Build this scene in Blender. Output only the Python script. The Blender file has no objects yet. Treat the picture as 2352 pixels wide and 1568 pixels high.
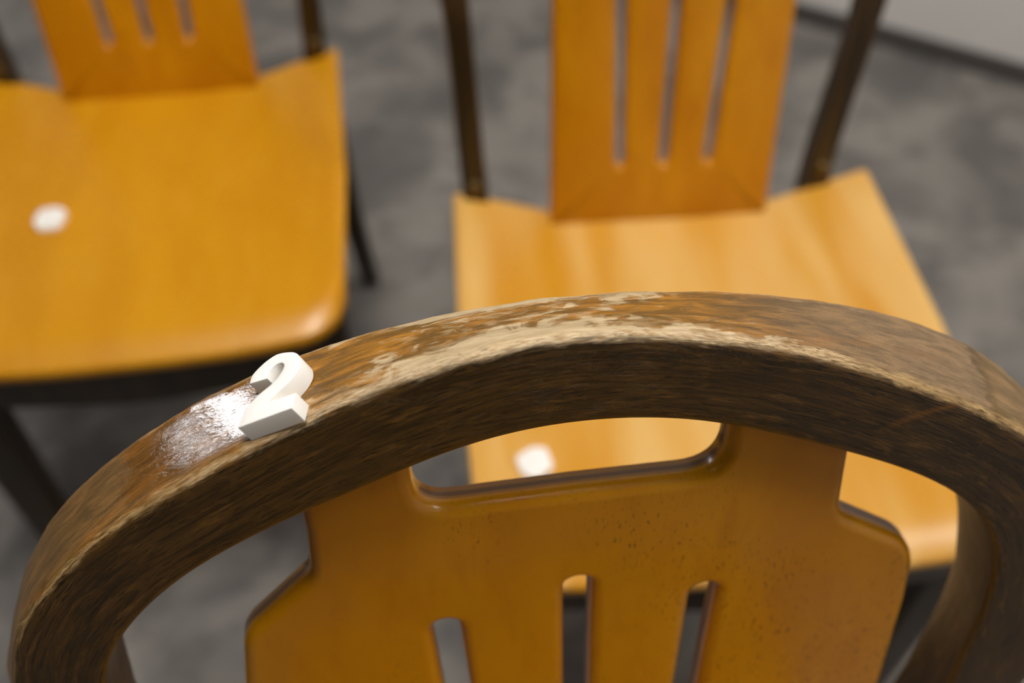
import bpy, bmesh, math, random
from mathutils import Vector, Matrix, noise
random.seed(5)
C = bpy.context.scene.collection
sc = bpy.context.scene

# ------------------------------------------------------------ camera, world, exposure
PITCH, ROLL, CAM_H, F_PX = 51.146, -0.174, 1.0831, 2236.985
p, r = math.radians(PITCH), math.radians(ROLL)
fwd = Vector((0, math.cos(p), -math.sin(p)))
right = Vector((1, 0, 0))
up = right.cross(fwd)
R_ = math.cos(r)*right + math.sin(r)*up
U_ = -math.sin(r)*right + math.cos(r)*up
cd = bpy.data.cameras.new('camera')
cam = bpy.data.objects.new('camera', cd)
C.objects.link(cam)
M = Matrix((R_, U_, -fwd)).transposed().to_4x4()
M.translation = Vector((0, 0, CAM_H))
cam.matrix_world = M
cd.sensor_width = 36
cd.lens = F_PX/2352*36
cd.clip_start = 0.02
cd.dof.use_dof = True
cd.dof.focus_distance = 0.308
cd.dof.aperture_fstop = 5.0
cd.dof.aperture_blades = 0
sc.camera = cam

world = bpy.data.worlds.new('world')
sc.world = world
world.use_nodes = True
world.node_tree.nodes['Background'].inputs[0].default_value = (0.9, 0.93, 1, 1)
world.node_tree.nodes['Background'].inputs[1].default_value = 0.05
sc.view_settings.view_transform = 'Standard'
sc.view_settings.look = 'None'
sc.view_settings.gamma = 1
sc.view_settings.exposure = 0.0

# ceiling lamps of the room: (x, y, size x, size y, watts)
CEIL = 2.7
LAMPS = [(-0.05, 0.42, 0.6, 0.6, 37), (1.35, 0.15, 0.6, 0.6, 14), (1.35, -1.0, 0.6, 0.6, 2), (-1.9, -1.2, 0.6, 0.6, 1.5)]

# ------------------------------------------------------------ helpers
def tag(o, label=None, cat=None, group=None, kind=None):
    if label: o['label'] = label
    if cat: o['category'] = cat
    if group: o['group'] = group
    if kind: o['kind'] = kind
    return o

def mesh_obj(name, verts, faces, mat, parent=None, smooth=True, attrs=None, auto=None):
    me = bpy.data.meshes.new(name)
    me.from_pydata([tuple(v) for v in verts], [], faces)
    me.update()
    bm = bmesh.new(); bm.from_mesh(me)
    bmesh.ops.recalc_face_normals(bm, faces=bm.faces[:])
    bm.to_mesh(me); bm.free()
    if attrs:
        for k, vals in attrs.items():
            a = me.attributes.new(k, 'FLOAT', 'POINT')
            a.data.foreach_set('value', vals)
    if smooth:
        me.polygons.foreach_set('use_smooth', [True]*len(me.polygons))
        if auto: 
            bm = bmesh.new(); bm.from_mesh(me)
            for e in bm.edges:
                if len(e.link_faces) == 2 and e.calc_face_angle(0) > math.radians(auto): e.smooth = False
            bm.to_mesh(me); bm.free()
    me.materials.append(mat)
    o = bpy.data.objects.new(name, me)
    C.objects.link(o)
    if parent: o.parent = parent
    return o

def smooth_curve(pts, n, passes=3, closed=False):
    """resample a polyline to n points after light smoothing"""
    pts = [Vector(q) for q in pts]
    def resample(pts, n):
        L = [0]
        for a, b in zip(pts, pts[1:]): L.append(L[-1]+(b-a).length)
        out = []; j = 0
        for i in range(n):
            s = L[-1]*i/(n-1)
            while j < len(L)-2 and L[j+1] < s: j += 1
            t = (s-L[j])/max(1e-9, L[j+1]-L[j])
            out.append(pts[j].lerp(pts[j+1], min(1, t)))
        return out
    m = min(n, 100)
    pts = resample(pts, m)
    for _ in range(passes):
        pts = [pts[0]]+[(pts[i-1]+pts[i]*2+pts[i+1])/4 for i in range(1, len(pts)-1)]+[pts[-1]]
    q = [pts[0]*2-pts[1]]+pts+[pts[-1]*2-pts[-2]]
    fine = []
    for i in range(1, len(q)-2):
        p0, p1, p2, p3 = q[i-1:i+3]
        for j in range(16):
            t = j/16
            fine.append(.5*((2*p1)+(-p0+p2)*t+(2*p0-5*p1+4*p2-p3)*t*t+(-p0+3*p1-3*p2+p3)*t**3))
    fine.append(pts[-1])
    return resample(fine, n)

def round_poly(pts, seg=6):
    """pts: (x, y, radius) closed polygon with rounded corners"""
    out = []; n = len(pts)
    for i in range(n):
        a = Vector(pts[i-1][:2]); b = Vector(pts[i][:2]); c = Vector(pts[(i+1) % n][:2]); rr = pts[i][2]
        u = (a-b); v = (c-b)
        if rr <= 0: out.append(b); continue
        ang = u.angle(v)
        if ang > math.radians(176): out.append(b); continue
        d = min(rr/math.tan(ang/2), u.length*.48, v.length*.48)
        p0 = b+u.normalized()*d; p1 = b+v.normalized()*d
        for k in range(seg+1):
            t = k/seg
            out.append((1-t)**2*p0+2*(1-t)*t*b+t*t*p1)
    return out

def plate(name, outer, holes, thick, place, mat, parent, bev=0.003, back_bev=0.001, segs=4, grid=None):
    """flat sheet with holes; place(x, h, off) maps to 3D; front face at off=0, back at -thick"""
    bm = bmesh.new()
    loops = [outer]+holes
    edges = []
    for L in loops:
        vs = [bm.verts.new((q[0], q[1], 0)) for q in L]
        for i in range(len(vs)): edges.append(bm.edges.new((vs[i], vs[(i+1) % len(vs)])))
    bmesh.ops.triangle_fill(bm, use_beauty=True, edges=edges, normal=(0, 0, 1))
    for f in bm.faces:
        if f.normal.z < 0: f.normal_flip()
    ext = bmesh.ops.extrude_face_region(bm, geom=bm.faces[:], use_keep_orig=True)
    nv = [g for g in ext['geom'] if isinstance(g, bmesh.types.BMVert)]
    for v in nv: v.co.z = -thick
    bmesh.ops.recalc_face_normals(bm, faces=bm.faces[:])
    bm.edges.ensure_lookup_table()
    fe = [e for e in bm.edges if all(abs(v.co.z) < 1e-7 for v in e.verts) and len(e.link_faces) == 2 and any(abs(f.normal.z) < .5 for f in e.link_faces)]
    be = [e for e in bm.edges if all(abs(v.co.z+thick) < 1e-7 for v in e.verts) and len(e.link_faces) == 2 and any(abs(f.normal.z) < .5 for f in e.link_faces)]
    bmesh.ops.bevel(bm, geom=fe, offset=bev, segments=segs, profile=.5, affect='EDGES', clamp_overlap=False)
    bmesh.ops.bevel(bm, geom=be, offset=back_bev, segments=2, profile=.5, affect='EDGES', clamp_overlap=False)
    lay = bm.verts.layers.float.new('depth')
    for v in bm.verts:
        v[lay] = -v.co.z
        v.co = place(v.co.x, v.co.y, v.co.z)
    bmesh.ops.recalc_face_normals(bm, faces=bm.faces[:])
    for e in bm.edges:
        if len(e.link_faces) == 2 and e.calc_face_angle(0) > math.radians(35): e.smooth = False
    for f in bm.faces: f.smooth = True
    me = bpy.data.meshes.new(name); bm.to_mesh(me); bm.free()
    me.materials.append(mat)
    o = bpy.data.objects.new(name, me); C.objects.link(o)
    if parent: o.parent = parent
    return o

def tube_box(name, path, mat, parent, rad=.004):
    """rounded-rectangle bar through stations (centre Vector, half width vec, half depth vec)"""
    verts = []; faces = []; K = None
    for c, a, b in path:
        la, lb = a.length, b.length; rr = min(rad, la*.6, lb*.6)
        ring = []
        for sx, sy, a0 in ((1, 1, 0), (-1, 1, 90), (-1, -1, 180), (1, -1, 270)):
            for k in range(4):
                t = math.radians(a0+k*30)
                ring.append(c+a.normalized()*(sx*(la-rr)+rr*math.cos(t))+b.normalized()*(sy*(lb-rr)+rr*math.sin(t)))
        K = len(ring); verts += ring
    n = len(path)
    for i in range(n-1):
        for k in range(K):
            faces.append((i*K+k, i*K+(k+1) % K, (i+1)*K+(k+1) % K, (i+1)*K+k))
    faces.append(tuple(range(K))); faces.append(tuple((n-1)*K+k for k in range(K)))
    return mesh_obj(name, verts, faces, mat, parent, auto=50)

# ------------------------------------------------------------ materials
class NT:
    def __init__(s, name):
        s.m = bpy.data.materials.new(name); s.m.use_nodes = True
        s.t = s.m.node_tree; s.b = s.t.nodes['Principled BSDF']
    def n(s, typ, **kw):
        nd = s.t.nodes.new(typ)
        for k, v in kw.items():
            if k.startswith('i_'):
                key = k[2:]
                nd.inputs[int(key) if key.isdigit() else key].default_value = v
            else: setattr(nd, k, v)
        return nd
    def l(s, a, b): s.t.links.new(a, b)
    def attr(s, name): return s.n('ShaderNodeAttribute', attribute_name=name).outputs['Fac']
    def math(s, op, a, b=None, c=None, clamp=False):
        nd = s.n('ShaderNodeMath', operation=op); nd.use_clamp = clamp
        for i, v in enumerate((a, b, c)):
            if v is None: continue
            if isinstance(v, (int, float)): nd.inputs[i].default_value = v
            else: s.l(v, nd.inputs[i])
        return nd.outputs[0]
    def smooth(s, v, a, b, lo=0., hi=1.):
        nd = s.n('ShaderNodeMapRange', interpolation_type='SMOOTHSTEP')
        s.l(v, nd.inputs['Value'])
        nd.inputs['From Min'].default_value = a; nd.inputs['From Max'].default_value = b
        nd.inputs['To Min'].default_value = lo; nd.inputs['To Max'].default_value = hi
        return nd.outputs['Result']
    def noise(s, vec, scale, detail=3, rough=.55, dist=0):
        nd = s.n('ShaderNodeTexNoise'); nd.inputs['Scale'].default_value = scale
        nd.inputs['Detail'].default_value = detail; nd.inputs['Roughness'].default_value = rough
        nd.inputs['Distortion'].default_value = dist
        if vec is not None: s.l(vec, nd.inputs['Vector'])
        return nd.outputs['Fac']
    def mix(s, f, a, b):
        nd = s.n('ShaderNodeMix', data_type='RGBA')
        for k, v in (('Factor', f), ('A', a), ('B', b)):
            sk = [q for q in nd.inputs if q.name == k and (q.type == 'RGBA' or k == 'Factor' and q.type == 'VALUE')][0]
            if isinstance(v, (int, float)): sk.default_value = v
            elif isinstance(v, tuple): sk.default_value = (*v, 1)
            else: s.l(v, sk)
        return [q for q in nd.outputs if q.type == 'RGBA'][0]
    def comb(s, x, y, z=0.):
        nd = s.n('ShaderNodeCombineXYZ')
        for i, v in enumerate((x, y, z)):
            if isinstance(v, (int, float)): nd.inputs[i].default_value = v
            else: s.l(v, nd.inputs[i])
        return nd.outputs[0]
    def obj(s, scale=(1, 1, 1)):
        tc = s.n('ShaderNodeTexCoord'); mp = s.n('ShaderNodeMapping')
        mp.inputs['Scale'].default_value = scale
        s.l(tc.outputs['Object'], mp.inputs['Vector'])
        return mp.outputs[0]
    def bump(s, h, strength, dist=.001):
        nd = s.n('ShaderNodeBump'); nd.inputs['Strength'].default_value = strength
        nd.inputs['Distance'].default_value = dist; s.l(h, nd.inputs['Height'])
        return nd.outputs[0]

def lin(r, g, b):
    f = lambda c: (c/255/12.92) if c/255 <= .04045 else ((c/255+.055)/1.055)**2.4
    return (f(r), f(g), f(b))

def ply_material(name, grain_scale, c1, c2, c3, rough=.3, coat=.5, pores=0., crough=.28):
    N = NT(name)
    v = N.obj(grain_scale)
    n1 = N.noise(v, 1.0, 2, .5, .3)
    n2 = N.noise(v, 5.0, 4, .6, .2)
    col = N.mix(N.smooth(n1, .35, .65), c1, c2)
    col = N.mix(N.math('MULTIPLY', N.smooth(n2, .45, .75), .45), col, c3)
    if pores:
        v2 = N.obj((900, 900, 90))
        n3 = N.noise(v2, 1.0, 2, .6)
        big = N.noise(N.obj((9, 9, 9)), 1.0, 2)
        f = N.math('MULTIPLY', N.smooth(n3, .60, .68), N.smooth(big, .46, .58))
        col = N.mix(N.math('MULTIPLY', f, .7), col, lin(70, 38, 8))
        dp = N.attr('depth')
        wob = N.math('ADD', dp, N.math('MULTIPLY', N.math('SUBTRACT', n2, .5), .0012))
        col = N.mix(N.smooth(wob, .0052, .0058, 0, .75), col, lin(150, 98, 34))
        w1 = N.math('ABSOLUTE', N.math('SUBTRACT', wob, .0078))
        col = N.mix(N.smooth(w1, .0007, .0014, .75, 0), col, lin(88, 56, 20))
    N.l(col, N.b.inputs['Base Color'])
    N.b.inputs['Roughness'].default_value = rough
    N.b.inputs['Coat Weight'].default_value = coat*.7
    N.b.inputs['Coat Roughness'].default_value = crough
    N.b.inputs['Specular IOR Level'].default_value = .3
    return N.m

M_SEAT = ply_material('seat_plywood', (14, 3, 8), lin(202, 137, 2), lin(211, 147, 8), lin(216, 156, 34), .38, .6)
M_SEAT_GLARE = ply_material('pale_seat_plywood', (14, 2.2, 8), lin(208, 144, 12), lin(226, 180, 100), lin(220, 160, 56), .38, 1.2)  # right chair: pale grain streaks, with the seat's glare painted into them
M_SPLAT = ply_material('splat_plywood', (14, 14, 2.5), lin(202, 132, 3), lin(216, 148, 10), lin(188, 114, 4), .34, .6, 2, .14)

def edge_ply():
    N = NT('plywood_edge_layers')
    N.b.inputs['Base Color'].default_value = (*lin(150, 92, 30), 1)
    return N.m

def hoop_material():
    """stained beech; len = metres along the hoop from the crown (+ towards the photo's left),
    acr = metres across, rid / far = distance to the front / rear outer edge, side = 1 on the outer face"""
    N = NT('worn_stained_bentwood')
    ln, ac, rid, far, side = (N.attr(k) for k in ('len', 'acr', 'rid', 'far', 'side'))
    def tex(a, b, z, det=4, ro=.6, di=.5):
        return N.noise(N.comb(N.math('MULTIPLY', ln, a), N.math('MULTIPLY', ac, b), z), 1., det, ro, di)
    g1 = tex(26, 420, 0., 4, .6, .9)          # long grain bands
    g2 = tex(260, 2300, 1., 3, .6, .2)        # pores
    g3 = tex(60, 260, 3., 5, .65, .6)
    g4 = tex(120, 1250, 6., 3, .55, .4)       # short dark dashes
    g5 = tex(900, 1500, 9., 2, .6, .2)        # fine mottling
    iso = tex(62, 130, 7., 8, .66, .9)
    big = tex(15, 70, 11., 4, .6, .7)
    g1c, g2c, g3c, g4c = N.smooth(g1, .36, .66), N.smooth(g2, .52, .68), N.smooth(g3, .38, .66), N.smooth(g4, .54, .66)
    # dark stained front face
    front = N.mix(g1c, lin(46, 33, 13), lin(84, 59, 24))
    front = N.mix(N.math('MULTIPLY', N.smooth(g3, .52, .7), .75), front, lin(118, 84, 36))
    front = N.mix(N.math('MULTIPLY', g4c, .9), front, lin(20, 16, 9))
    front = N.mix(N.math('MULTIPLY', g2c, .4), front, lin(30, 23, 13))
    front = N.mix(N.math('MULTIPLY', N.smooth(big, .55, .7), .35), front, lin(44, 38, 26))
    front = N.mix(N.math('MULTIPLY', N.smooth(g5, .6, .8), .25), front, lin(130, 100, 66))
    # lighter, faded outer face
    outer = N.mix(g3c, lin(92, 68, 32), lin(130, 94, 46))
    outer = N.mix(N.math('MULTIPLY', N.smooth(big, .52, .64), .8), outer, lin(150, 100, 38))
    outer = N.mix(N.math('MULTIPLY', N.smooth(g1, .56, .70), .7), outer, lin(84, 68, 40))
    # greyer varnish towards the right shoulder
    outer = N.mix(N.smooth(ln, -.13, -.03, .75, 0), outer, N.mix(g3c, lin(120, 98, 72), lin(150, 124, 92)))
    # amber varnish left around the crown
    d = N.math('ABSOLUTE', N.math('SUBTRACT', ln, AMBER_C))
    amber = N.math('MULTIPLY', N.smooth(d, .06, .11, 1, 0), N.smooth(big, .28, .5, .5, 1))
    outer = N.mix(N.math('MULTIPLY', amber, .9), outer, N.mix(g3c, lin(112, 78, 20), lin(176, 118, 28)))
    outer = N.mix(N.math('MULTIPLY', g4c, .5), outer, lin(66, 46, 20))
    outer = N.mix(N.math('MULTIPLY', g2c, .35), outer, lin(64, 46, 24))
    outer = N.mix(N.math('MULTIPLY', N.smooth(g5, .55, .8), .3), outer, lin(178, 146, 104))
    # bare worn patches near the crown
    d2 = N.math('ABSOLUTE', N.math('SUBTRACT', ln, WORN_C))
    reg = N.smooth(d2, .0, .075, .16, 0)
    nearr = N.math('MULTIPLY', N.smooth(rid, .003, .015, .18, 0), N.smooth(d2, .04, .12, 1, .15))
    nearf = N.math('MULTIPLY', N.smooth(far, .001, .008, .14, 0), N.smooth(d2, .06, .16, 1, 0))
    streak = N.math('MULTIPLY', N.math('SUBTRACT', g3, .5), .25)
    th = N.math('ADD', N.math('ADD', N.math('ADD', reg, nearr), nearf), streak)
    bare = N.smooth(N.math('ADD', iso, th), .66, .76)
    haze = N.math('MULTIPLY', N.smooth(N.math('ADD', tex(150, 420, 17., 4, .6, .5), th), .64, .78), .4)
    bare = N.math('MAXIMUM', bare, haze)
    bare = N.math('MULTIPLY', bare, N.smooth(d2, .12, .17, 1, 0))
    pale = N.mix(g3c, lin(186, 164, 126), lin(208, 188, 152))
    pale = N.mix(N.math('MULTIPLY', g4c, .45), pale, lin(120, 92, 56))
    outer = N.mix(N.math('MULTIPLY', bare, .88), outer, pale)
    # joint stain on the right shoulder
    jd = N.math('ABSOLUTE', N.math('ADD', N.math('SUBTRACT', ln, JOINT), N.math('MULTIPLY', N.math('SUBTRACT', iso, .5), .03)))
    outer = N.mix(N.smooth(jd, .0005, .0055, .7, 0), outer, lin(66, 50, 18))
    past = N.smooth(N.math('SUBTRACT', ln, JOINT), -.004, .004, 1, 0)
    outer = N.mix(N.math('MULTIPLY', past, .45), outer, N.mix(g3c, lin(104, 78, 30), lin(146, 110, 56)))
    col = N.mix(N.smooth(side, .35, .65), front, outer)
    # worn front ridge: pale band of ragged width with dark flecks
    wv = N.math('MULTIPLY', N.math('SUBTRACT', g3, .5), .0085)
    wv = N.math('ADD', wv, N.math('MULTIPLY', N.math('SUBTRACT', g4, .5), .0045))
    wl = N.math('MINIMUM', N.smooth(ln, .02, .20, .0024, .0009), N.smooth(ln, -.20, -.02, .0015, .0022))
    wmask = N.smooth(N.math('SUBTRACT', N.math('ADD', rid, wv), wl), -.0024, .0008, 1, 0)
    wmask = N.math('MULTIPLY', wmask, N.smooth(ln, .19, .26, 1, .35))
    fleck = N.smooth(N.noise(N.comb(N.math('MULTIPLY', ln, 170), N.math('MULTIPLY', ac, 1500), 5.), 1., 2, .5), .64, .70)
    fiber = N.mix(N.smooth(g2, .35, .65), N.mix(N.smooth(d2, .06, .14, 1, 0), lin(196, 166, 112), lin(226, 206, 170)), lin(170, 134, 86))
    fiber = N.mix(N.math('MULTIPLY', N.smooth(g1, .50, .66), .5), fiber, lin(140, 108, 66))
    fiber = N.mix(N.math('MULTIPLY', fleck, .8), fiber, lin(64, 46, 28))
    col = N.mix(N.math('MULTIPLY', wmask, .93), col, fiber)
    # thinner wear on the far edge
    wf_ = N.smooth(N.math('ADD', far, wv), .0002, .0020, 1, 0)
    wf_ = N.math('MULTIPLY', wf_, N.smooth(d2, .08, .16, .9, .2))
    col = N.mix(wf_, col, fiber)
    # orange varnish seam where the two bent lengths meet on the front
    seam = N.math('ABSOLUTE', N.math('SUBTRACT', N.math('SUBTRACT', ln, JOINT+.012), N.math('MULTIPLY', N.math('POWER', N.math('ABSOLUTE', rid), .6), .28)))
    seam = N.math('MULTIPLY', N.smooth(seam, .0004, .0030, .6, 0), N.smooth(rid, .010, .022, 1, 0))
    seam = N.math('MULTIPLY', seam, N.smooth(side, .3, .5, 1, 0))
    col = N.mix(seam, col, lin(130, 84, 28))
    # glue smear beside the digit
    gd = N.math('ABSOLUTE', N.math('SUBTRACT', ln, GLUE_C))
    gl = N.smooth(N.math('ADD', gd, N.math('MULTIPLY', N.math('SUBTRACT', iso, .5), .03)), .024, .032, 1, 0)
    gl = N.math('MULTIPLY', gl, N.smooth(side, .6, .95))
    gl = N.math('MULTIPLY', gl, N.smooth(N.math('ADD', rid, wv), .002, .004))
    gl = N.math('MULTIPLY', gl, N.smooth(N.math('ADD', far, wv), .001, .003))
    col = N.mix(N.math('MULTIPLY', gl, .35), col, lin(112, 66, 24))
    N.l(col, N.b.inputs['Base Color'])
    rough = N.mix(gl, (.40, .40, .40), (.10, .10, .10))
    N.l(N.mix(wmask, rough, (.75, .75, .75)), N.b.inputs['Roughness'])
    N.l(gl, N.b.inputs['Coat Weight'])
    N.b.inputs['Coat Roughness'].default_value = .05
    gb = tex(420, 620, 2., 4, .6, 1.8)
    dry = N.math('SUBTRACT', 1, gl)
    h = N.math('ADD', N.math('MULTIPLY', N.math('MULTIPLY', g4, -.5), dry), N.math('MULTIPLY', N.math('MULTIPLY', gb, gl), .10))
    h = N.math('ADD', h, N.math('MULTIPLY', N.math('MULTIPLY', g1, .4), dry))
    h = N.math('ADD', h, N.math('MULTIPLY', N.math('MULTIPLY', g5, .12), dry))
    h = N.math('SUBTRACT', h, N.math('MULTIPLY', N.math('MULTIPLY', fleck, wmask), .7))
    h = N.math('ADD', h, N.math('MULTIPLY', bare, -.3))
    bp = N.bump(h, .9, .0005)
    N.l(bp, N.b.inputs['Normal']); N.l(bp, N.b.inputs['Coat Normal'])
    return N.m
AMBER_C, WORN_C, JOINT, GLUE_C = .03, .015, -.155, .125
M_HOOP = hoop_material()

def dark_wood(name, c1, c2, rough=.4):
    N = NT(name)
    n = N.noise(N.obj((60, 60, 8)), 1., 4, .6, .4)
    N.l(N.mix(N.smooth(n, .35, .65), c1, c2), N.b.inputs['Base Color'])
    N.b.inputs['Roughness'].default_value = rough
    return N.m
M_DARK = dark_wood('dark_stained_beech', lin(36, 27, 12), lin(54, 40, 20))
M_POST = dark_wood('dark_stained_post', lin(44, 33, 15), lin(66, 48, 22))

def white_plastic():
    N = NT('white_plastic')
    n = N.noise(N.obj((900, 900, 900)), 1., 3)
    N.b.inputs['Base Color'].default_value = (*lin(250, 248, 243), 1)
    N.b.inputs['Roughness'].default_value = .45
    N.b.inputs['Subsurface Weight'].default_value = .15
    N.b.inputs['Subsurface Radius'].default_value = (.002, .002, .0015)
    N.b.inputs['Subsurface Scale'].default_value = 1
    N.l(N.bump(n, .12, .0003), N.b.inputs['Normal'])
    return N.m
M_WHITE = white_plastic()

def brass():
    N = NT('brass_fitting')
    N.b.inputs['Base Color'].default_value = (*lin(104, 84, 46), 1)
    N.b.inputs['Metallic'].default_value = .6; N.b.inputs['Roughness'].default_value = .4
    return N.m
M_BRASS = brass()

def floor_mat():
    N = NT('grey_concrete_floor')
    v = N.obj((1, 1, 1))
    a = N.noise(v, 5.5, 5, .6, .6); b = N.noise(v, 15., 4, .6, .3); c = N.noise(v, 260., 2, .5)
    col = N.mix(N.smooth(a, .38, .62), lin(104, 101, 97), lin(146, 140, 134))
    col = N.mix(N.math('MULTIPLY', N.smooth(b, .5, .72), .55), col, lin(78, 74, 73))
    col = N.mix(N.math('MULTIPLY', c, .2), col, lin(80, 78, 76))
    N.l(col, N.b.inputs['Base Color'])
    N.b.inputs['Roughness'].default_value = .7
    return N.m
def plain(name, col, rough=.7, bumps=120):
    N = NT(name)
    n = N.noise(N.obj(), bumps, 3)
    N.l(N.mix(n, tuple(x*.96 for x in col), col), N.b.inputs['Base Color'])
    N.b.inputs['Roughness'].default_value = rough
    N.l(N.bump(n, .1, .001), N.b.inputs['Normal'])
    return N.m
M_FLOOR = floor_mat()
M_WALL = plain('white_wall_paint', lin(240, 238, 235))
M_CEIL = plain('ceiling_paint', lin(112, 110, 106))
M_WALLD = plain('dark_wall_paint', lin(60, 57, 54))
M_BASE = plain('dark_baseboard_paint', lin(88, 84, 80), .5)

# ------------------------------------------------------------ room
# far wall line on the floor runs through (.571,1.666) and (.930,1.471)
wu = Vector((.930-.571, 1.471-1.666, 0)).normalized()
wn = Vector((-wu.y, wu.x, 0))              # points away from the camera
W0 = Vector((.571, 1.666, 0))
RL, RR, RD = 4.2, 2.6, 5.4
def rect(u, d): return W0+wu*u-wn*d        # u along the wall, d into the room
def box_pts(name, pts, z0, z1, mat, kind='structure', parent=None):
    v = [Vector((q.x, q.y, z0)) for q in pts]+[Vector((q.x, q.y, z1)) for q in pts]
    o = mesh_obj(name, v, [(0, 1, 2, 3), (4, 5, 6, 7), (0, 1, 5, 4), (1, 2, 6, 5), (2, 3, 7, 6), (3, 0, 4, 7)], mat, parent, smooth=False)
    if kind: o['kind'] = kind
    return o
T = .12
box_pts('floor', [rect(-RL-T, -T), rect(RR+T, -T), rect(RR+T, RD+T), rect(-RL-T, RD+T)], -.1, 0, M_FLOOR)
box_pts('ceiling', [rect(-RL-T, -T), rect(RR+T, -T), rect(RR+T, RD+T), rect(-RL-T, RD+T)], CEIL, CEIL+.1, M_CEIL)
box_pts('wall_back', [rect(-RL-T, -T), rect(RR+T, -T), rect(RR+T, 0), rect(-RL-T, 0)], 0, CEIL, M_WALL)
box_pts('wall_front', [rect(-RL-T, RD), rect(RR+T, RD), rect(RR+T, RD+T), rect(-RL-T, RD+T)], 0, CEIL, M_WALLD)
box_pts('wall_left', [rect(-RL-T, 0), rect(-RL, 0), rect(-RL, RD), rect(-RL-T, RD)], 0, CEIL, M_WALLD)
box_pts('wall_right', [rect(RR, 0), rect(RR+T, 0), rect(RR+T, RD), rect(RR, RD)], 0, CEIL, M_WALL)
bb = box_pts('baseboard_back', [rect(-RL, 0), rect(RR, 0), rect(RR, .010), rect(-RL, .010)], 0, .037, M_BASE)

def emis(name, strength, col=(1, .95, .89)):
    N = NT(name)
    N.b.inputs['Base Color'].default_value = (.8, .8, .8, 1)
    N.b.inputs['Emission Color'].default_value = (*col, 1)
    N.b.inputs['Emission Strength'].default_value = strength
    return N.m
def glint_light(n, d0, d1, z0, z1, strength):  # framed glowing pane, added on the unseen left wall to highlight the glue smear
    M_F = plain('window_frame_paint', lin(210, 208, 204))
    f = .04; v = []; fc = []
    for a0, a1, b0, b1 in ((d0-f, d1+f, z0-f, z0), (d0-f, d1+f, z1, z1+f), (d0-f, d0, z0, z1), (d1, d1+f, z0, z1)):
        b = len(v)
        for u in (-RL, -RL+.03):
            for dd, zz in ((a0, b0), (a1, b0), (a1, b1), (a0, b1)):
                q = rect(u, dd); v.append(Vector((q.x, q.y, zz)))
        fc += [tuple(b+k for k in t) for t in ((0, 1, 2, 3), (4, 5, 6, 7), (0, 1, 5, 4), (1, 2, 6, 5), (2, 3, 7, 6), (3, 0, 4, 7))]
    w = mesh_obj('window_%d' % n, v, fc, M_F, None, smooth=False); w['kind'] = 'structure'
    v = []
    for u in (-RL+.004, -RL+.012):
        for dd, zz in ((d0, z0), (d1, z0), (d1, z1), (d0, z1)):
            q = rect(u, dd); v.append(Vector((q.x, q.y, zz)))
    mesh_obj('pane', v, [(0, 1, 2, 3), (4, 5, 6, 7), (0, 1, 5, 4), (1, 2, 6, 5), (2, 3, 7, 6), (3, 0, 4, 7)], emis('daylit_pane', strength, (.95, .97, 1)), w, smooth=False)
glint_light(1, .68, .96, 1.4, 2.3, 19)
glint_light(2, 1.26, 1.38, 1.3, 2.1, 7)
M_LFRAME = plain('lamp_frame_white', lin(225, 225, 222))
for i, (x, y, sx, sy, w) in enumerate(LAMPS):
    e = bpy.data.objects.new('ceiling_light', None); C.objects.link(e); e.location = (x, y, CEIL)
    tag(e, ['square ceiling lamp panel straight above the hoop of the nearest chair', 'square ceiling lamp panel on the right, nearest the white wall', 'square ceiling lamp panel on the right, behind the viewer', 'square ceiling lamp panel to the left and behind the viewer'][i], 'lamp', 'ceiling lamp panels')
    hx, hy = sx/2, sy/2
    fv = []; ff = []
    for x0, x1, y0, y1 in ((-hx-.03, hx+.03, -hy-.03, -hy), (-hx-.03, hx+.03, hy, hy+.03), (-hx-.03, -hx, -hy, hy), (hx, hx+.03, -hy, hy)):
        b = len(fv)
        fv += [Vector((X, Y, Z)) for Z in (-.04, 0) for X, Y in ((x0, y0), (x1, y0), (x1, y1), (x0, y1))]
        ff += [tuple(b+k for k in q) for q in ((0, 1, 2, 3), (4, 5, 6, 7), (0, 1, 5, 4), (1, 2, 6, 5), (2, 3, 7, 6), (3, 0, 4, 7))]
    mesh_obj('frame', fv, ff, M_LFRAME, e, smooth=False)
    area = sx*sy
    mesh_obj('diffuser', [(-hx, -hy, -.03), (hx, -hy, -.03), (hx, hy, -.03), (-hx, hy, -.03), (-hx, -hy, -.005), (hx, -hy, -.005), (hx, hy, -.005), (-hx, hy, -.005)],
             [(0, 1, 2, 3), (4, 5, 6, 7), (0, 1, 5, 4), (1, 2, 6, 5), (2, 3, 7, 6), (3, 0, 4, 7)], emis('lamp_diffuser', w/(math.pi*area)), e, smooth=False)

# ------------------------------------------------------------ chair geometry (local: +y forward, back plane reclined)
REC = math.radians(14.26)
SEAT_H, SY = .4473, .0245
SIN, COS = math.sin(REC), math.cos(REC)
def BP(x, h, off=0.):
    return Vector((x, SY-h*SIN+off*COS, SEAT_H+h*COS+off*SIN))

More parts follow.
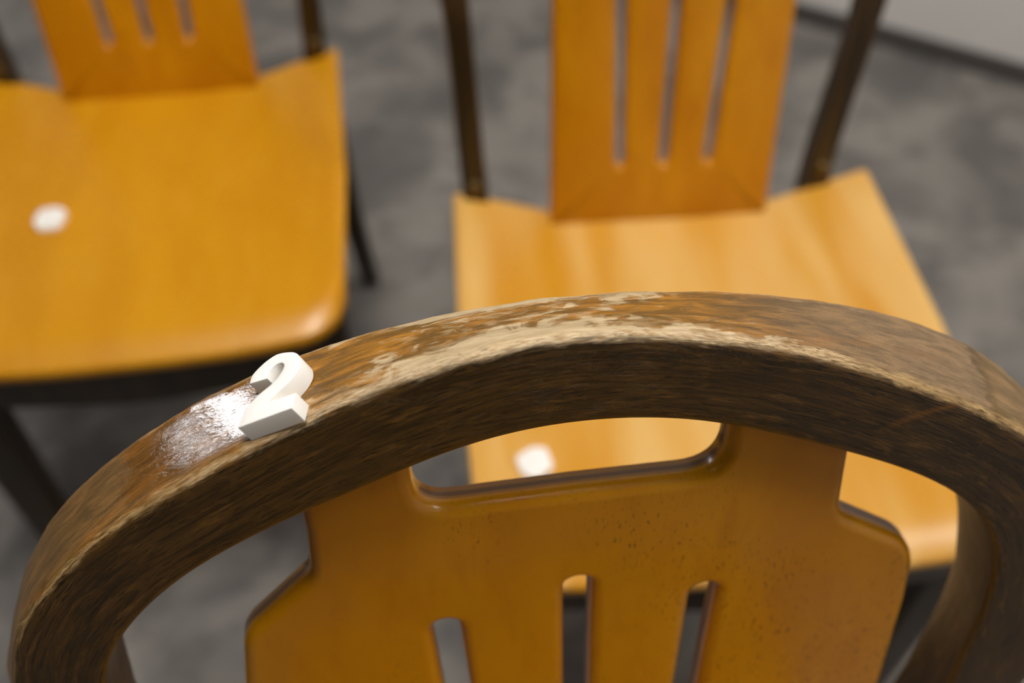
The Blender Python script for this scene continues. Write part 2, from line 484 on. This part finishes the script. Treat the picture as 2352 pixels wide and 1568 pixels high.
# traced in the plane of the back, metres*1000 (x to the photo's left, h up the back)
OUT_L = [(-183, -20), (-186, 20), (-190, 70), (-196, 130), (-203, 190), (-208, 240), (-207, 275), (-202, 303)]
OUT_R = [(-x, h) for x, h in OUT_L]
OUT_SLIM = [(-178, -20), (-179, 20), (-181, 70), (-183, 130), (-186, 190), (-194, 245), (-200, 275), (-202, 303)]
FAR_LOW = [(-183, -20), (-187, 20), (-194, 70), (-201, 130), (-209, 190), (-219, 232)]
FARC = [(226,263),(223,274),(217,286),(211,297),(205,311),(200,322),(194,332),(186,345),(177,356),(166,366),(155,374),(145,381),(132,389),(113,399),(100,404),(84,410),(66,414),(40,418),(18,419.5),(2,420),(-16,419),(-34,418),(-51,415),(-64,413),(-77,410),(-89,407),(-104,402),(-117,397),(-125,393),(-134,389),(-143,384),(-151,378),(-161,371),(-169,363),(-177,355),(-186,345),(-194,333),(-204,314),(-211,298),(-219,280),(-224,263)]
RIDGE = [(201,306),(198,314),(195,323),(191,331),(186,339),(180,345),(175,351),(166,360),(155,369),(147,374),(137,381),(118,390),(103,399),(85,407),(68,415),(48,421),(28,426),(13,428),(-1,428),(-16,427),(-32,424),(-47,420),(-58,416),(-78,408),(-91,402),(-103,396),(-113,390),(-123,385),(-134,379),(-145,372),(-155,365),(-166,356),(-178,345),(-188,333),(-196,319)]
INNER = [(172,299),(168,308),(164,314),(160,320),(155,326),(151,331),(143,338),(137,344),(124,352),(119,355),(103,363),(91,368),(74,375),(60,380),(46,386),(35,389),(24,391.5),(14,393),(4,393),(-7,393),(-18,392),(-34,389),(-49,384),(-69,375),(-84,368),(-94,363),(-104,358),(-112,354),(-126,346),(-131,341),(-138,336),(-145,330),(-151,323),(-156,316),(-160,309),(-163,302),(-166,293),(-168,277),(-168,260),(-166,240)]
IN_SIDE = [(-152, -20), (-155, 20), (-158, 70), (-161, 130), (-164, 190)]
OUTER = [q for q in OUT_R[:-1]]+RIDGE+[q for q in OUT_L[::-1][1:]]
INNERC = [(-x, h) for x, h in IN_SIDE]+[(168, 245), (173, 275)]+INNER+IN_SIDE[::-1]

def post_shift(h):      # the uprights stand behind the seat edge and meet the splat plane higher up
    t = max(0, min(1, 1-h/.22))
    return -.030*t*t*(3-2*t)

OUTER_SLIM = [(-x, h) for x, h in OUT_SLIM[:-1]]+RIDGE+OUT_SLIM[::-1][1:]
FAR = [(-x, h) for x, h in FAR_LOW]+FARC+FAR_LOW[::-1]
def build_hoop(parent, mat, n=420, dx=0., detail=True, T0=.033, rad=.0034):
    ps = 3
    out = smooth_curve([(x/1000, h/1000) for x, h in (OUTER if detail else OUTER_SLIM)], n, ps)
    inn = smooth_curve([(x/1000, h/1000) for x, h in INNERC], n, ps)
    farc = smooth_curve([(x/1000, h/1000) for x, h in FAR], n, ps) if detail else out
    mid = [(a+b)/2 for a, b in zip(out, inn)]
    s = [0]
    for a, b in zip(mid, mid[1:]): s.append(s[-1]+(b-a).length)
    # zero length coordinate at the crown (x = 0)
    i0 = min(range(n), key=lambda i: abs(out[i].x)+(0 if out[i].y > .3 else 9))
    s0 = 0
    so = [0]
    for a, b in zip(out, out[1:]): so.append(so[-1]+(b-a).length)
    verts = []; faces = []; A = {k: [] for k in ('len', 'acr', 'rid', 'far', 'side')}
    K = None
    for i in range(n):
        o, q = out[i], inn[i]
        w = (q-o); W = w.length; wd = w/W
        sh = post_shift(o.y)
        front = .013; T = T0
        L = -(so[i]-so[i0])
        # section in (a, b): a from outer(0) to inner(W), b from front(0) to back(T)
        corners = [(0, 0, rad*1.25), (0, T, rad*.9), (W, T, rad*.7), (W, 0, rad*.7)]
        ring = []
        pts = [(c[0], c[1]) for c in corners]
        def add(a, b, rid, far, side, acr): ring.append((a, b, rid, far, side, acr))
        def arc(cx, cy, rr, a0, a1, k, side0, side1, which, acr0):
            for j in range(k+1):
                t = j/k; an = math.radians(a0+(a1-a0)*t)
                dd = abs(t-.5)*rr*1.57
                a = cx+rr*math.cos(an); b = cy+rr*math.sin(an)
                add(a, b, dd if which == 0 else 9, dd if which == 1 else 9, side0+(side1-side0)*t, acr0+rr*1.57*t)
        r0, r1, r2, r3 = rad*1.25, rad*.9, rad*.7, rad*.7
        # front-outer corner: from front face to outer face
        arc(r0, r0, r0, 270, 180, 6, .3, .7, 0, 0.)
        for j in range(1, 8):
            t = j/8; add(0, r0+(T-r0-r1)*t, 9, 9, 1, r0*1.57+(T-r0-r1)*t)
        arc(r1, T-r1, r1, 180, 90, 4, 1, .2, 1, T)
        for j in range(1, 4): add(r1+(W-r1-r2)*j/4, T, 9, 9, 0, T+.005+(.01*j if j < 3 else 0) if j < 3 else -(W+T+.012))
        arc(W-r2, T-r2, r2, 90, 0, 3, 0, 0, 2, -(W+T))
        for j in range(1, 4): add(W, T-r2-(T-r2-r3)*j/4, 9, 9, 0, -(W+T)+.004+(T-.006)*j/4)
        arc(W-r3, r3, r3, 0, -90, 3, 0, 0, 2, -(W-r0)-.0035)
        for j in range(1, 8): add(W-r3-(W-r3-r0)*j/8, 0, 9, 9, 0, -(W-r0)*(1-j/8))
        K = len(ring)
        for (a, b, rid, far, side, acr) in ring:
            # distances to the two outer edges measured over the surface
            dr = math.hypot(a-r0*.3, b-r0*.3); df = math.hypot(a-r1*.3, b-(T-r1*.3))
            lowk = max(0, min(1, (.335-o.y)/.05))
            P2 = o+wd*a+(farc[i]-o)*(b/T)*(1-a/W*(1-.55*lowk))
            off = front-b
            if detail:
                e = max(0, 1-dr/.005)
                nz = noise.noise(Vector((L*90, acr*300, 1)))*.00045*e+noise.noise(Vector((L*420, acr*900, 4)))*.00025*e
                e2 = max(0, 1-df/.005)
                nz += (noise.noise(Vector((L*70, 3, 9)))*.0006+noise.noise(Vector((L*300, 3, 2)))*.0002)*e2
                P2 = P2+wd*(-nz); 
                P2 = P2 + wd*noise.noise(Vector((L*14, acr*40, 8)))*.0004
            v = BP(P2.x+dx, P2.y, off+sh)
            verts.append(v)
            A['len'].append(L); A['acr'].append(acr); A['rid'].append(dr); A['far'].append(df); A['side'].append(side)
    for i in range(n-1):
        for k in range(K):
            faces.append((i*K+k, i*K+(k+1) % K, (i+1)*K+(k+1) % K, (i+1)*K+k))
    faces.append(tuple(range(K))); faces.append(tuple((n-1)*K+k for k in range(K)))
    return mesh_obj('back_hoop', verts, faces, mat, parent, attrs=A)

def slot(x0, h0, x1, h1, w):
    """rounded slot from low end to top end"""
    d = Vector((x1-x0, h1-h0)); L = d.length; d /= L; nrm = Vector((-d.y, d.x))
    rr = w/2; P0 = Vector((x0, h0)); P1 = Vector((x1, h1)); out = []
    for k in range(9):
        t = math.pi*k/8; out.append(P1-d*rr+nrm*rr*math.cos(t)+d*rr*math.sin(t))
    for k in range(9):
        t = math.pi*k/8; out.append(P0+d*rr-nrm*rr*math.cos(t)-d*rr*math.sin(t))
    return out

def build_splat(parent, head_low, head_w, dx=0.):
    # half outline going up the right (photo left) side, mm
    half = [(104, -21, 2), (103, head_low-45, 40), (head_w+2, head_low, 40), (head_w, 268, 30), (head_w-5, 300, 22), (94, 331, 14), (91, 368, 0), (93, 394, 8), (53.5, 402, 8), (53.5, 352, 14)]
    pts = [(x/1000, h/1000, q/1000) for x, h, q in half]
    low = min(pts, key=lambda q: q[1])
    left = [(-x, h, q) for x, h, q in pts[::-1]]
    if head_low < 150:   # the near chair: slightly uneven hand-cut opening
        pts = [(x/1000, h/1000, q/1000) for x, h, q in [(104,-21,2),(103,100,60),(126,190,60),(129.5,262,30),(123,299,22),(94,327,14),(92,350,0),(92,394,8),(54,402,8),(54,352.5,13)]]
        left = [(-x/1000, h/1000, q/1000) for x, h, q in [(0,352.5,90),(54,351,15),(54,402,8),(99,392,8),(99.5,352,0),(101,322,14),(137,297,28),(139.5,262,40),(140,200,60),(106,100,60),(104,-21,2)]]
    outl = round_poly(pts+left, 8)
    sw = .0105 if head_low < 150 else .0080
    holes = [slot(.0400, .040, .0492, .2925, sw), slot(-.0005, .040, -.0018, .3065, sw), slot(-.0415, .040, -.0520, .2925, sw)]
    def place(x, h, z): return BP(x+dx, h, z+.004)
    return plate('splat', outl, holes, .012, place, M_SPLAT, parent, bev=.0050, back_bev=.0012, segs=6)

def build_seat(parent, hw, dx=0., mat=None, nx=60, ny=60):
    """dished plywood seat with waterfall front, as a grid inside its outline"""
    def half_width(y):
        w = hw*(1-.035*max(0, (y-.2)/.2)) if y > .2 else hw*(1-.02*(.2-y)/.2*1.)
        return w
    R = .035
    top = []; bot = []
    for j in range(ny+1):
        t = j/ny
        for i in range(nx+1):
            s = -1+2*i/nx
            # rear edge: straight in the middle, wings swept back; front edge convex
            ar = abs(s)
            yr = .013-.018*max(0, min(1, (ar-.50)/.50))
            yf = .404-.010*ar**3
            if ar > .80:
                q = (ar-.80)/.20; yf -= .036*(1-math.sqrt(max(0, 1-q*q)))
            y = yr+(yf-yr)*t
            x = s*half_width(y)
            if t > .93:
                q = (t-.93)/.07
            dish = .017*(1-math.pow(min(1, ar/.95), 2.4))*(1-.60*min(1, t*1.15))
            if t < .45: dish += .003*max(0, 1-abs(ar-.55)/.2)*(1-t/.45)
            wf = max(0, (t-.90)/.10)
            z = SEAT_H-dish-.010*wf*wf
            top.append(Vector((x+dx, y, z)))
    verts = top+[v-Vector((0, 0, .011)) for v in top]
    n = len(top); W = nx+1; faces = []
    for j in range(ny):
        for i in range(nx):
            a = j*W+i
            faces.append((a, a+1, a+W+1, a+W)); faces.append((n+a, n+a+W, n+a+W+1, n+a+1))
    border = [i for i in range(W)]+[j*W+nx for j in range(1, ny+1)]+[ny*W+i for i in range(nx-1, -1, -1)]+[j*W for j in range(ny-1, 0, -1)]
    m = len(border)
    for k in range(m):
        a, b = border[k], border[(k+1) % m]
        faces.append((a, b, n+b, n+a))
    o = mesh_obj('seat', verts, faces, mat or M_SEAT, parent, auto=40)
    bv = o.modifiers.new('round', 'BEVEL'); bv.width = .003; bv.segments = 3; bv.limit_method = 'ANGLE'; bv.angle_limit = math.radians(50)
    return o

def build_frame(parent, hw, dx=0.):
    """dark bentwood ring under the seat"""
    z0, z1 = SEAT_H-.075, SEAT_H-.030
    outer = round_poly([(-hw+.012, .02, .02), (hw-.012, .02, .02), (hw-.018, .385, .05), (0, .402, .3), (-hw+.018, .385, .05)], 8)
    c = Vector((0, .2))
    verts = []; n = len(outer)
    for z in (z0, z1):
        for q in outer: verts.append(Vector((q.x+dx, q.y, z)))
    for z in (z0, z1):
        for q in outer:
            d = (c-q).normalized()*.022; verts.append(Vector((q.x+d.x+dx, q.y+d.y, z)))
    faces = []
    for k in range(n):
        l = (k+1) % n
        faces += [(k, l, n+l, n+k), (2*n+k, 3*n+k, 3*n+l, 2*n+l), (n+k, n+l, 3*n+l, 3*n+k), (k, 2*n+k, 2*n+l, l)]
    return mesh_obj('seat_frame', verts, faces, M_DARK, parent, auto=40)

def build_legs(parent, hw, dx=0., splay=.065):
    for s in (-1, 1):
        top = BP(s*.1685+dx, -.02, post_shift(0)-.0035)
        path = []
        for k in range(9):
            t = k/8
            c = Vector((top.x+s*.012*t*t, top.y-splay*t**1.6, top.z*(1-t)))
            if k == 0: c = top+Vector((0, 0, .002))
            path.append((c, Vector((.0155-.003*t, 0, 0)), Vector((0, .0155-.003*t, 0))))
        tube_box('leg', path, M_POST, parent)
    for s in (-1, 1):
        path = []
        for k in range(9):
            t = k/8
            c = Vector((s*(hw-.030+.006*t)+dx, .357+.012*t, (SEAT_H-.032)*(1-t)))
            path.append((c, Vector((.021-.005*t, 0, 0)), Vector((0, .021-.005*t, 0))))
        tube_box('leg', path, M_DARK, parent, .006)

def bolts(parent, dx=0.):
    for s in (-1, 1):
        verts = []; faces = []; K = 16
        for off, rr in ((.0115, .0075), (.0150, .0075), (.0165, .005)):
            for k in range(K):
                t = 2*math.pi*k/K
                verts.append(BP(s*.1675+dx+rr*math.cos(t), .016+rr*math.sin(t), off+post_shift(.016)))
        for q in range(2):
            for k in range(K): faces.append((q*K+k, q*K+(k+1) % K, (q+1)*K+(k+1) % K, (q+1)*K+k))
        faces.append(tuple(range(K))); faces.append(tuple(2*K+k for k in range(K)))
        mesh_obj('bolt', verts, faces, M_BRASS, parent)

def chair(loc, ang, label, hw, near=False, seat_dx=0., post_dx=0., splat_dx=0., head_low=262, head_w=134, seat_mat=None):
    e = bpy.data.objects.new('bentwood_chair', None); C.objects.link(e)
    e.location = (*loc, 0); e.rotation_euler = (0, 0, math.radians(180+ang))
    tag(e, label, 'chair', 'slatted bentwood chairs')
    build_hoop(e, M_HOOP if near else M_POST, 1400 if near else 160, post_dx, near, .033 if near else .026)
    build_splat(e, head_low, head_w, splat_dx)
    build_seat(e, hw, seat_dx, seat_mat)
    build_frame(e, hw, seat_dx)
    build_legs(e, hw, seat_dx)
    bolts(e, post_dx)
    return e

near = chair((.0296, .1109), 8.336, 'nearest bentwood chair with worn brown hoop back and the white digit 2 glued on it', .20, True, head_low=100, head_w=138)
rchair = chair((.1342, .7064), 4.527, 'right chair of the two behind the hoop, seat partly hidden by the worn hoop', .2065, seat_dx=-.012, post_dx=.003, splat_dx=-.004, seat_mat=M_SEAT_GLARE)
lchair = chair((-.3813, .9006), 7.4175, 'left chair of the two behind the hoop, seat cut by the left photo edge', .195)

# frayed wood fibres standing off the worn edge of the near hoop
def fibres(parent):
    rnd = random.Random(11)
    out = smooth_curve([(x/1000, h/1000) for x, h in OUTER], 800, 3)
    left = [q for q in out if q.x > .11 and q.y > .32]
    rightp = [q for q in out if -.15 < q.x < -.02 and q.y > .35]
    verts = []; faces = []
    for k in range(70):
        src = left if k < 48 else rightp
        i = int(rnd.random()**(1.0)*(len(src)-6)); q = src[i]; tdir = (src[i+5]-q).normalized()*(-1 if rnd.random() < .5 else 1)
        nd = Vector((-tdir.y, tdir.x)); nd = nd if nd.dot(q-Vector((0, .25))) > 0 else -nd
        L = rnd.uniform(.0015, .0045 if k < 48 else .007); curl = rnd.uniform(-1, 1); off0 = .0115+rnd.uniform(-.003, .0012)
        if k >= 48: off0 = .0128
        base = q+nd*(-.0009-(rnd.uniform(0, .005) if k >= 48 else 0)); pts = []
        for j in range(6):
            t = j/5
            lift = L*.35*t*(1-.4*t)*(1 if k < 48 else .02)
            pts.append(BP(*(base+tdir*L*t+nd*(lift+curl*L*.25*t*t)), off0+L*.2*t*rnd.uniform(.6, 1)*(1 if k < 48 else .1)))
        r0 = rnd.uniform(.00007, .00015); b = len(verts)
        for j, P in enumerate(pts):
            rr = r0*(1-.7*j/5)
            for m in range(4):
                a = m*math.pi/2; verts.append(P+Vector((math.cos(a)*rr, 0, math.sin(a)*rr)))
        for j in range(5):
            for m in range(4): faces.append((b+j*4+m, b+j*4+(m+1) % 4, b+j*4+4+(m+1) % 4, b+j*4+4+m))
    M_F = plain('bare_wood_fibre', lin(214, 186, 130), .7)
    o = mesh_obj('frayed_fibres', verts, faces, M_F, parent); o['kind'] = 'stuff'; o['label'] = 'pale frayed wood fibres along the worn edge'
    return o
fibres(near)

# ------------------------------------------------------------ white digits
DIG = [(7.2,-2.2),(6.3,-5.3),(3.9,-7.3),(0.6,-8.8),(-3.1,-9.2),(-7.2,-7.4),(-9.6,-5.5),(-11.1,-2.6),(-11.3,0.6),(-10.5,2.6),(-9.0,4.6),(-6.2,6.7),(-3.1,8.0),(0.7,10.2),(-9.4,12.1),(-7.8,17.6),(11.0,14.4),(10.3,12.1),(8.0,7.8),(5.3,5.7),(2.5,4.3),(-1.1,2.9),(-3.9,0.7),(-5.3,-1.8),(-5.1,-3.5),(-3.9,-4.5),(-1.9,-4.6),(0.1,-2.9),(0.7,-0.5)]
SHARP = {0, 13, 14, 15, 16, 28}
def catmull(pts, sharp, k=6):
    out = []; n = len(pts)
    for i in range(n):
        p1, p2 = Vector(pts[i]), Vector(pts[(i+1) % n])
        p0 = Vector(pts[i-1]) if i not in sharp else p1
        p3 = Vector(pts[(i+2) % n]) if (i+1) % n not in sharp else p2
        if i in sharp and (i+1) % n in sharp: out.append(p1); continue
        for j in range(k):
            t = j/k
            out.append(.5*((2*p1)+(-p0+p2)*t+(2*p0-5*p1+4*p2-p3)*t*t+(-p0+3*p1-3*p2+p3)*t**3))
    return out
th, be = math.radians(25), math.radians(5)
nrm2 = Vector((math.sin(th), math.cos(th))); tan2 = Vector((math.cos(th), -math.sin(th)))
DT = .0068
Bc = Vector((.090, .4063))
def dig_place(x, y, z):
    hh = .0065+z/1000
    q = Bc+tan2*(x/1000)+nrm2*(hh*math.cos(be)-y/1000*math.sin(be))
    return BP(q.x, q.y, -.004+y/1000*math.cos(be)+hh*math.sin(be))
e_rot = near.rotation_euler.z
d2 = plate('number_two', catmull(DIG, SHARP), [], DT*1000, dig_place, M_WHITE, None, bev=.25, back_bev=.1, segs=2)
d2.data.transform(Matrix.Translation(near.location) @ Matrix.Rotation(e_rot, 4, 'Z'))
tag(d2, 'thick white plastic number 2 glued onto the worn dark hoop of the nearest chair', 'number')

def seat_token(par, lx, ly, lz, rot, label, sx=.0125, sy=.0105):
    shp = [(-1, -.55, .35), (-.35, -1, .4), (.8, -.9, .45), (1, .2, .4), (.55, 1, .4), (-.7, .85, .45)]
    outl = round_poly([(x*sx*1000, y*sy*1000, q*sx*1000) for x, y, q in shp], 6)
    def pl(x, y, z): return Vector((x/1000, y/1000, z/1000))
    o = plate('white_plastic_piece', outl, [], 6.5, pl, M_WHITE, None, bev=.5, back_bev=.2, segs=2)
    m = Matrix.Translation(par.location) @ Matrix.Rotation(par.rotation_euler.z, 4, 'Z') @ Matrix.Translation((lx, ly, lz)) @ Matrix.Rotation(math.radians(rot), 4, 'Z')
    o.data.transform(Matrix.Translation((0, 0, .0065)))
    o.matrix_world = m
    tag(o, label, 'plastic piece', 'white pieces lying on the seats')
    return o
def seat_z(x, y, hw, dx):
    ar = min(1, abs((x-dx)/hw)); yr = .031; t = (y-yr)/(.417-yr)
    return SEAT_H-.017*(1-math.pow(min(1, ar/.95), 2.4))*(1-.60*min(1, t*1.15))
seat_token(rchair, .141, .303, seat_z(.141, .303, .204, -.010)-.0003, 25, 'small white plastic piece on the seat right behind the hoop, seen through its opening', .0140, .0130)
seat_token(lchair, .083, .226, seat_z(.083, .226, .195, 0)-.0003, 0, 'small white plastic piece in the middle of the left chair seat', .0145, .0150)
